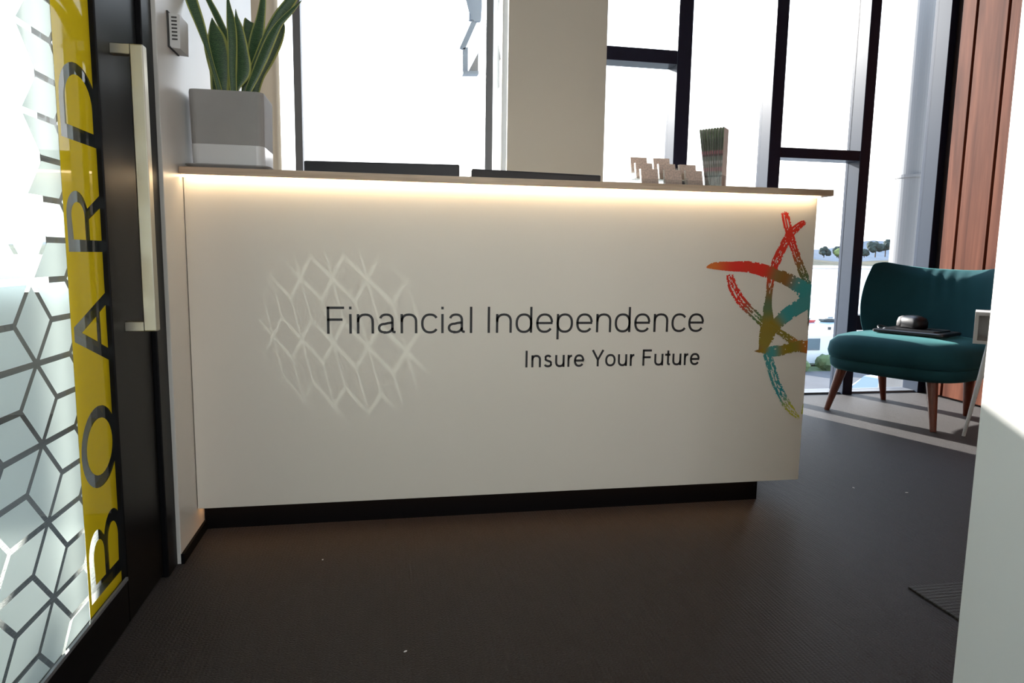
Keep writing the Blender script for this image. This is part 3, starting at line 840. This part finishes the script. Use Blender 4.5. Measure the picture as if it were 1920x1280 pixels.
# winged backrest
def back_shell():
    bm = NB()
    NU, NV = 44, 16
    rows = []
    HWP = smoothpath([(.285,), (.352,), (.380,), (.374,), (.342,)], 4)
    for sd in (0, 1):
        g = []
        for j in range(NV+1):
            v = j/NV
            z = .36+v*.50
            hw = HWP[j][0]
            row = []
            for i in range(NU+1):
                u = -1+2*i/NU
                x = u*hw*(1.13 if u > 0 else 1)
                wrap = .19*abs(u)**2.6+.02*u*u
                y = .30+.08*v-wrap
                zz = z+(.046*abs(u)**3-.012-.012*u-.034*(max(0, abs(u)-.82)/.18)**2)*v
                # pleats near the top centre
                pl = 0
                if sd == 0 and v > .45: pl = .006*math.sin(u*34+v*5)*math.exp(-((u)/.33)**2)*(v-.45)*2
                th = .055*math.sqrt(max(0.0, 1-abs(u)**8))*math.sqrt(max(0., 1-abs(2*v-1)**9)) + .004
                nx, ny = (-.42*u*abs(u)**.8, 1)
                l = math.hypot(nx, ny); nx /= l; ny /= l
                s2 = -1 if sd == 0 else 1
                row.append(bm.verts.new((x-nx*th*s2*-1 if False else x+nx*th*s2*(-1)*0+nx*th*s2, y+ny*th*s2-pl, zz)))
            g.append(row)
        rows.append(g)
    for sd in (0, 1):
        g = rows[sd]
        for j in range(NV):
            for i in range(NU): bm.faces.new([g[j][i], g[j][i+1], g[j+1][i+1], g[j+1][i]])
    A, B = rows
    for i in range(NU):
        bm.faces.new([A[0][i], B[0][i], B[0][i+1], A[0][i+1]]); bm.faces.new([A[NV][i], A[NV][i+1], B[NV][i+1], B[NV][i]])
    for j in range(NV):
        bm.faces.new([A[j][0], A[j+1][0], B[j+1][0], B[j][0]]); bm.faces.new([A[j][NU], B[j][NU], B[j+1][NU], A[j+1][NU]])
    return bm
bk = obj('backrest', back_shell(), M['teal'], ch, local=True, smooth=True)
md = bk.modifiers.new('sub', 'SUBSURF'); md.levels = 1; md.render_levels = 1
for sx, sy, fx, fy in ((-1, -1, -.300, -.30), (1, -1, .305, -.31), (-1, 1, -.28, .31), (1, 1, .22, .27)):
    top = (sx*.25, -.03+sy*.22, .257); bot = (fx, fy, 0)
    bm = NB(); cyl(bm, bot, top, .015, .030, 20)
    obj('leg', bm, M['leg'], ch, local=True, smooth=False)

# things on the chair
FR = math.radians(-66.5)
def chair_pt(x, y, z):
    c, s_ = math.cos(FR), math.sin(FR); return (2.99+c*x-s_*y, 3.44+s_*x+c*y, z)
t = thing('leather_folder', 'flat black zipped folder lying on the teal chair seat', 'folder', chair_pt(.03, .0, .478), FR+.05)
bm = NB(); loft(bm, [[(x, y, z) for x, y in rrect(w_, dd, .02, 5)] for z, w_, dd in ((.000, .365, .25), (.004, .38, .265), (.016, .38, .265), (.020, .365, .25))])
obj('cover', bm, M['bag'], t, local=True)
bm = NB(); loft(bm, [[(x, y, z) for x, y in rrect(w_, dd, .02, 5)] for z, w_, dd in ((.020, .30, .20), (.028, .29, .19))])
obj('pocket', bm, M['bag'], t, local=True)
bm = NB()
for i in range(10):
    a = i/9*PI
    if i: cyl(bm, p_, (-.175-.035*math.sin(a), -.06+.12*i/9, .012+.016*math.sin(a)), .006, None, 8)
    p_ = (-.175-.035*math.sin(a), -.06+.12*i/9, .012+.016*math.sin(a))
obj('strap', bm, M['bag'], t, local=True)
t = thing('camera_case', 'small rounded black case with grey end on top of the folder', 'case', chair_pt(.0, .02, .507), FR-.35)
bm = NB(); loft(bm, [[(x, y, z) for x, y in rrect(w_, dd, min(.03, dd/2.2), 5)] for z, w_, dd in ((0, .13, .085), (.006, .15, .10), (.035, .15, .10), (.058, .132, .088), (.070, .09, .06), (.073, .04, .03))])
obj('body', bm, M['bag'], t, local=True, smooth=True)
bm = NB(); loft(bm, [[(x-.052, y, z) for x, y in rrect(w_, dd, min(.02, w_/2.2), 5)] for z, w_, dd in ((.004, .05, .08), (.008, .054, .104), (.035, .054, .104), (.058, .045, .090), (.066, .02, .06))])
obj('end_cap', bm, M['bag_grey'], t, local=True, smooth=True)

# white side table, mostly hidden by the near wall
t = thing('side_table', 'white box side table with splayed legs beside the teal chair', 'table', (2.67, 2.69, 0), math.radians(-45))
bm = NB(); W_, D_, z0_, z1_ = .42, .21, .516, .663
box(bm, 0, W_, 0, D_, z1_-.016, z1_, .001); box(bm, 0, W_, 0, D_, z0_, z0_+.016, .001)
box(bm, 0, .016, 0, D_, z0_+.016, z1_-.016, .001); box(bm, W_-.016, W_, 0, D_, z0_+.016, z1_-.016, .001)
box(bm, .016, W_-.016, D_-.012, D_, z0_+.016, z1_-.016)
obj('body', bm, M['white_lacquer'], t, local=True)
for bot, top in (((0.0, .36, 0), (.07, .18, z0_)), ((.42, .36, 0), (.35, .18, z0_)), ((.09, -.05, 0), (.11, .04, z0_)), ((.40, -.05, 0), (.34, .04, z0_))):
    obj('leg', cyl(NB(), bot, top, .008, .014, 14), M['white_lacquer'], t, local=True)

# entrance mat tile and specks of lint
o = obj('entrance_mat', box(NB(), 1.397, 1.9, 1.03, 1.537, .0005, .006, .002), M['mat'], origin=(1.65, 1.28, 0))
tag(o, 'dark ribbed mat tile on the carpet at the right wall', 'mat')
SP = [(.036, 1.447, .005, .002, 'pale crumb on the dark carpet at the bottom centre of the view'),
      (1.802, 2.297, .006, .003, 'white speck on the carpet nearer to the desk corner, right of the desk'),
      (1.973, 2.218, .007, .003, 'white speck on the carpet farther right of the desk, towards the chair'),
      (-.188, 1.951, .003, .002, 'tiny bright speck on the carpet in front of the desk left part')]
for i, (x, y, a, b_, lab) in enumerate(SP):
    bm = NB(); bmesh.ops.create_icosphere(bm, subdivisions=1, radius=1); bm.transform(Matrix.Diagonal((a, b_, .002, 1)))
    bm.transform(Matrix.Rotation(i*1.1+.5, 4, 'Z'))
    o = obj('lint_speck', bm, M['card_white']); o.location = (x, y, .002)
    tag(o, lab, 'speck', 'lint specks on the carpet')

# ------------------------------------------------------------------ ceiling lamps
def downlight(x, y, power, label, spot=None):
    t = thing('ceiling_downlight', label, 'ceiling light', (x, y, H), group='round recessed ceiling lights')
    bm = NB(); cyl(bm, (x, y, H-.006), (x, y, H-.0005), .07, .075, 32); obj('trim_ring', bm, M['chrome_trim'], t)
    bm = NB(); cyl(bm, (x, y, H-.009), (x, y, H-.0055), .055, .055, 32); obj('diffuser', bm, M['lamp'], t)
    l = bpy.data.lights.new('downlight_lamp', 'SPOT'); l.energy = power; l.color = (1, .84, .66); l.shadow_soft_size = .05
    l.spot_size = math.radians(125); l.spot_blend = .8
    lo = bpy.data.objects.new('downlight_lamp', l); COL.objects.link(lo); lo.parent = t; lo.location = (0, 0, -.012)
downlight(.9, 1.15, 6, 'round recessed ceiling light over the floor just in front of the desk')
downlight(.2, -.9, 8, 'round recessed ceiling light over the entrance passage')
downlight(2.3, -.4, 6, 'round recessed ceiling light over the seating side of the room')

# aimed spotlight added in the board room to make the desk pattern; its beam passes the clear lines of the film and draws them on the desk
t = thing('added_spotlight', 'spotlight added on the board room ceiling to cast the desk light pattern', 'spotlight', (-1.87, -2.45, H))
sx, sy, sz = -1.87, -2.45, 2.55
dirv = (Vector((-.13, YD, .645))-Vector((sx, sy, sz))).normalized()
bm = NB(); cyl(bm, (sx, sy, sz+.06), (sx, sy, H), .012); obj('stem', bm, M['chrome_trim'], t)
bm = NB(); cyl(bm, Vector((sx, sy, sz))-dirv*.16, Vector((sx, sy, sz))-dirv*.02, .045, .055, 24); obj('lamp_body', bm, M['black'], t)
l = bpy.data.lights.new('added_spot_lamp', 'SPOT'); l.energy = 210; l.color = (.95, 1, .97); l.shadow_soft_size = .006
l.spot_size = math.radians(6.0); l.spot_blend = .5
lo = bpy.data.objects.new('added_spot_lamp', l); COL.objects.link(lo); lo.parent = t; lo.location = (0, 0, sz-H)
lo.rotation_mode = 'QUATERNION'; lo.rotation_quaternion = dirv.to_track_quat('-Z', 'Y')

# ------------------------------------------------------------------ outdoors
G = -4.0
o = thing('exterior_column', 'grey round column with a collar just outside the corner window', 'column', (3.93, 4.62, G))
obj('shaft', cyl(NB(), (3.93, 4.62, G), (3.93, 4.62, 1.515), .125, .125, 40), M['column_grey'], o, smooth=False)
obj('upper_shaft', cyl(NB(), (3.93, 4.62, 1.53), (3.93, 4.62, 4.5), .112, .112, 40), M['column_grey'], o)
obj('collar', cyl(NB(), (3.93, 4.62, 1.512), (3.93, 4.62, 1.534), .130, .130, 40), M['column_grey'], o)

t = thing('exterior_bracket', 'angular grey-blue metal bracket hanging outside the window behind the desk', 'bracket', (.54, 4.5, 2.02))
bm = NB(); prism(bm, [(.47, 2.60), (.60, 2.62), (.608, 2.457), (.602, 2.36), (.558, 2.35), (.523, 2.412)], 'y', 4.48, 4.52); obj('upper_plate', bm, M['blue_grey'], t)
bm = NB(); prism(bm, [(.547, 2.362), (.575, 2.345), (.501, 2.178), (.47, 2.189)], 'y', 4.485, 4.515); obj('arm', bm, M['blue_grey'], t)
bm = NB(); prism(bm, [(.487, 2.185), (.521, 2.195), (.522, 2.04), (.488, 2.04)], 'y', 4.485, 4.515); obj('post', bm, M['blue_grey'], t)
bm = NB(); prism(bm, [(.488, 2.044), (.588, 2.050), (.588, 2.031), (.488, 2.025)], 'y', 4.47, 4.53); obj('foot', bm, M['blue_grey'], t)
bm = NB(); prism(bm, [(.525, 2.049), (.589, 2.171), (.589, 2.049)], 'y', 4.495, 4.505); obj('gusset', bm, M['grey_alu'], t)
obj('rail', cyl(NB(), (.545, 4.5, 2.36), (.545, 4.5, 4.0), .02, .02, 12), M['blue_grey'], t)

obj('car_park', box(NB(), -30, 60, 6, 27, G-.2, G), M['asphalt'], kind='structure')
obj('verge', box(NB(), -30, 70, 27, 32, G-.25, G-.03), M['grass'], kind='structure')
obj('promenade', box(NB(), -30, 80, 32, 35.5, G-.3, G+.02), M['mud'], kind='structure')
obj('lake', box(NB(), -600, 1600, 35.5, 980, G-1.6, G-1.5), M['water'], kind='structure')
# sandbank and far shore
bm = NB(); prism(bm, [(-200, 505), (1400, 505), (1400, 560), (-200, 548)], 'z', G-1.6, G-1.3); obj('sandbank', bm, M['mud'], kind='structure')
def ridge(name, y0, y1, z0, hs, m, seed, x0=-500, x1=1800, n=90):
    r = random.Random(seed); bm = NB()
    A = []; B = []; Cc = []
    hv = [hs*(.7+.3*math.sin(i*.31+seed)+.18*math.sin(i*.83+seed*2)+.06*r.random()) for i in range(n+1)]
    for i in range(n+1):
        x = x0+(x1-x0)*i/n
        A.append(bm.verts.new((x, y0, z0))); B.append(bm.verts.new((x, (y0+y1)/2, z0+hv[i]))); Cc.append(bm.verts.new((x, y1, z0)))
    for i in range(n):
        bm.faces.new([A[i], A[i+1], B[i+1], B[i]]); bm.faces.new([B[i], B[i+1], Cc[i+1], Cc[i]])
    obj(name, bm, m, kind='structure')
ridge('far_bank', 890, 1010, G-1.5, 15, M['bank'], 2)
ridge('hills', 1500, 2300, G-3, 62, M['hill'], 5, -900, 3400)
def far_tree(x, y, zb, w_, hh, m, label, seed, kind='tree'):
    r = random.Random(seed)
    t = thing('far_tree', label, 'tree', (x, y, zb), group=None)
    bm = NB()
    for i in range(9):
        cx = (r.random()-.5)*w_*.7; cz = hh*(.35+.5*r.random()); s_ = w_*(.22+.14*r.random())
        b2 = bmesh.new(); bmesh.ops.create_icosphere(b2, subdivisions=2, radius=s_)
        for v in b2.verts: v.co *= 1+.25*(r.random()-.5)
        b2.transform(Matrix.Translation((cx, (r.random()-.5)*w_*.5, cz)))
        me = bpy.data.meshes.new('tmp'); b2.to_mesh(me); b2.free(); bm.from_mesh(me); bpy.data.meshes.remove(me)
    obj('crown', bm, m, t, local=True)
    obj('trunk', cyl(NB(), (0, 0, -2), (0, 0, hh*.5), w_*.05, w_*.04, 8), M['trunk'], t, local=True)
far_tree(735, 930, 9.5, 18, 24, M['leaf_dark'], 'tallest dark tree on the far shore, between the window frame and the pale yellow-green tree', 11)
far_tree(760, 940, 10.5, 16, 24, M['leaf_dark'], 'dark tree on the far shore just left of the grey outside column', 12)
far_tree(772, 925, 8, 15, 17, M['leaf_lime'], 'pale yellow-green tree on the far shore beside the grey outside column', 13)
far_tree(716, 930, 9, 13, 10, M['leaf_dark'], 'low dark tree on the far shore at the left of the gap above the chair', 14)
far_tree(648, 930, 8, 14, 13, M['leaf_dark'], 'dark bushy tree on the far shore seen just right of the desk edge', 15)
far_tree(662, 915, 7, 16, 10, M['leaf_lime'], 'pale bushy tree on the far shore seen beside the window frame right of the desk', 16)
far_tree(681, 945, 8, 14, 14, M['leaf_dark'], 'dark tree on the far shore touching the window frame right of the desk', 17)

# railing along the promenade
t = thing('railing', 'dark metal railing along the promenade by the water', 'railing', (20, 30, G))
bm = NB(); box(bm, 2, 45, 31.95, 32.05, G+1.0, G+1.08); obj('handrail', bm, M['rail'], t)
bm = NB(); box(bm, 2, 45, 31.97, 32.03, G+.45, G+.50); obj('lower_rail', bm, M['rail'], t)
for i in range(20):
    x = 3+i*2.1; obj('post', box(NB(), x-.06, x+.06, 31.94, 32.06, G, G+1.04), M['rail'], t)
# jetty with bollards
t = thing('jetty', 'grey wooden jetty reaching into the lake', 'jetty', (36, 52, G-1.5))
bm = NB(); prism(bm, [(20, 50), (60, 47.5), (60, 49.5), (20, 52)], 'z', G-1.15, G-1.0); obj('deck', bm, M['deck'], t)
for i in range(9):
    x = 22+i*4.4; y = 51-(x-20)*.0625
    obj('pile', cyl(NB(), (x, y-.9, G-1.6), (x, y-.9, G-.4), .14, .14, 10), M['rail'], t)
def boat(x, y, m, label, s=1.0, rz=0.):
    t = thing('boat', label, 'boat', (x, y, G-1.55), rz)
    rings = []
    for z, k in ((0, .75), (.35, .95), (.8, 1.0)):
        rings.append([(px*2.6*s*k, py*s*k, z*s) for px, py in ((-1, -.8), (.3, -.85), (.75, -.55), (1.08, 0), (.75, .55), (.3, .85), (-1, .8))])
    obj('hull', loft(NB(), rings), m, t, local=True)
    obj('cabin', box(NB(), -1.2*s, .5*s, -.5*s, .5*s, .8*s, 1.5*s, .08), M['boat_white'], t, local=True)
    obj('cabin_window', box(NB(), -1.0*s, .3*s, -.52*s, .52*s, 1.05*s, 1.3*s), M['car_glass'], t, local=True)
boat(43.3, 64, M['boat_red'], 'small red-hulled boat moored beyond the jetty', .38, .2)
boat(46.2, 64.5, M['rail'], 'small dark boat moored beyond the jetty beside the window frame', .45, .1)
def car(x, y, rz, label):
    t = thing('parked_car', label, 'car', (x, y, G), rz, 'cars parked below the window')
    prof = [(-2.1, .35), (-2.15, .75), (-1.9, .98), (-1.15, 1.05), (-.55, 1.42), (.75, 1.46), (1.45, 1.08), (2.05, .95), (2.15, .6), (2.1, .35)]
    bm = NB(); prism(bm, prof, 'y', -.85, .85)
    bmesh.ops.bevel(bm, geom=list(bm.edges), offset=.05, segments=2, affect='EDGES')
    obj('body', bm, M['car_paint'], t, local=True)
    bm = NB(); prism(bm, [(-1.08, 1.06), (-.56, 1.385), (-.50, 1.40), (-1.02, 1.10)], 'y', -.78, .78)
    for v in bm.verts: v.co.x -= .045; v.co.z += .03
    obj('windscreen', bm, M['car_glass'], t, local=True)
    bm = NB(); prism(bm, [(-.88, 1.08), (-.50, 1.36), (.70, 1.39), (1.25, 1.10)], 'y', -.862, .862); obj('side_windows', bm, M['car_glass'], t, local=True)
    bm = NB(); prism(bm, [(.82, 1.445), (.86, 1.46), (1.44, 1.12), (1.40, 1.10)], 'y', -.74, .74); obj('rear_window', bm, M['car_glass'], t, local=True)
    for wx in (-1.35, 1.35):
        for wy in (-.87, .67): obj('wheel', cyl(NB(), (wx, wy, .32), (wx, wy+.2, .32), .32, .32, 20), M['tyre'], t, local=True)
car(15.1, 17.6, math.radians(15), 'silver car parked below, glimpsed under the seat of the teal chair')
car(10.2, 19.6, math.radians(15), 'silver car parked below, glimpsed beside the desk near the front chair leg')
t = thing('parked_van', 'white van with dark side window parked behind the railing', 'van', (20.3, 29.3, G))
bm = NB(); prism(bm, [(17.6, G+.4), (17.6, G+1.0), (18.3, G+1.35), (18.9, G+1.85), (22.4, G+1.85), (22.4, G+.4)], 'y', 28.4, 30.2)
bmesh.ops.bevel(bm, geom=list(bm.edges), offset=.08, segments=2, affect='EDGES'); bm.transform(Matrix.Translation((0, 0, -.35)))
obj('body', bm, M['car_paint'], t)
obj('side_window', box(NB(), 19.2, 19.9, 28.37, 28.42, G+.75, G+1.3, .005), M['car_glass'], t)
for x in (18.4, 21.6): obj('wheel', cyl(NB(), (x, 28.5, G+.3), (x, 28.3, G+.3), .3, .3, 18), M['tyre'], t)
for i, (x, y, lab) in enumerate([(18.2, 27.4, 'left'), (19.9, 27.3, 'middle'), (21.4, 27.4, 'right')]):
    t = thing('shrub', 'low green shrub in the verge below the railing, %s one of three' % lab, 'shrub', (x, y, G), group='shrubs in the verge')
    r = random.Random(i); bm = NB()
    for k in range(6):
        b2 = bmesh.new(); bmesh.ops.create_icosphere(b2, subdivisions=2, radius=.3+.12*r.random())
        for v in b2.verts: v.co *= 1+.3*(r.random()-.5)
        b2.transform(Matrix.Translation(((r.random()-.5)*.9, (r.random()-.5)*.6, .22+.15*r.random())))
        me = bpy.data.meshes.new('tmp'); b2.to_mesh(me); b2.free(); bm.from_mesh(me); bpy.data.meshes.remove(me)
    obj('foliage', bm, M['grass'], t, local=True)

# ------------------------------------------------------------------ daylight
sun = bpy.data.lights.new('sun', 'SUN'); sun.energy = 15; sun.angle = math.radians(.8); sun.color = (1, .955, .89)
so = bpy.data.objects.new('sun', sun); COL.objects.link(so)
so.rotation_mode = 'QUATERNION'; so.rotation_quaternion = Vector((.37, -1, -.39)).to_track_quat('-Z', 'Y'); so.location = (-3, 12, 6)
wd = bpy.data.worlds.new('sky'); S.world = wd; wd.use_nodes = True
nt = wd.node_tree; bg = nt.nodes['Background']
tc = nt.nodes.new('ShaderNodeTexCoord'); sp = nt.nodes.new('ShaderNodeSeparateXYZ'); nt.links.new(tc.outputs['Generated'], sp.inputs[0])
cr = nt.nodes.new('ShaderNodeValToRGB'); nt.links.new(sp.outputs[2], cr.inputs[0])
els = cr.color_ramp.elements
els[0].position = 0; els[0].color = (1, 1, 1, 1); els[1].position = 1; els[1].color = (.38, .58, .95, 1)
for p_, c_ in ((.12, (.98, .99, 1, 1)), (.4, (.72, .86, 1, 1))):
    e = els.new(p_); e.color = c_
nt.links.new(cr.outputs[0], bg.inputs[0]); bg.inputs[1].default_value = 3.8

# ------------------------------------------------------------------ camera
cam = bpy.data.cameras.new('camera'); co = bpy.data.objects.new('camera', cam); COL.objects.link(co); S.camera = co
cam.sensor_width = 36; cam.lens = 1275.786/1920*36; cam.clip_end = 6000; cam.clip_start = .02
yaw, pitch, roll, hh = .183628579, -.124521739, .0150357202, .885156741
fw = Vector((math.sin(yaw)*math.cos(pitch), math.cos(yaw)*math.cos(pitch), math.sin(pitch)))
rt = Vector((math.cos(yaw), -math.sin(yaw), 0)); up = rt.cross(fw)
r2 = rt*math.cos(roll)+up*math.sin(roll); u2 = up*math.cos(roll)-rt*math.sin(roll)
co.matrix_world = Matrix(((r2.x, u2.x, -fw.x, 0), (r2.y, u2.y, -fw.y, 0), (r2.z, u2.z, -fw.z, hh), (0, 0, 0, 1)))
S.view_settings.view_transform = 'Standard'; S.view_settings.look = 'None'; S.view_settings.gamma = 1; S.view_settings.exposure = 0
S.cycles.max_bounces = 12; S.cycles.transparent_max_bounces = 24; S.cycles.caustics_reflective = False; S.cycles.caustics_refractive = False
S.cycles.sample_clamp_indirect = 8
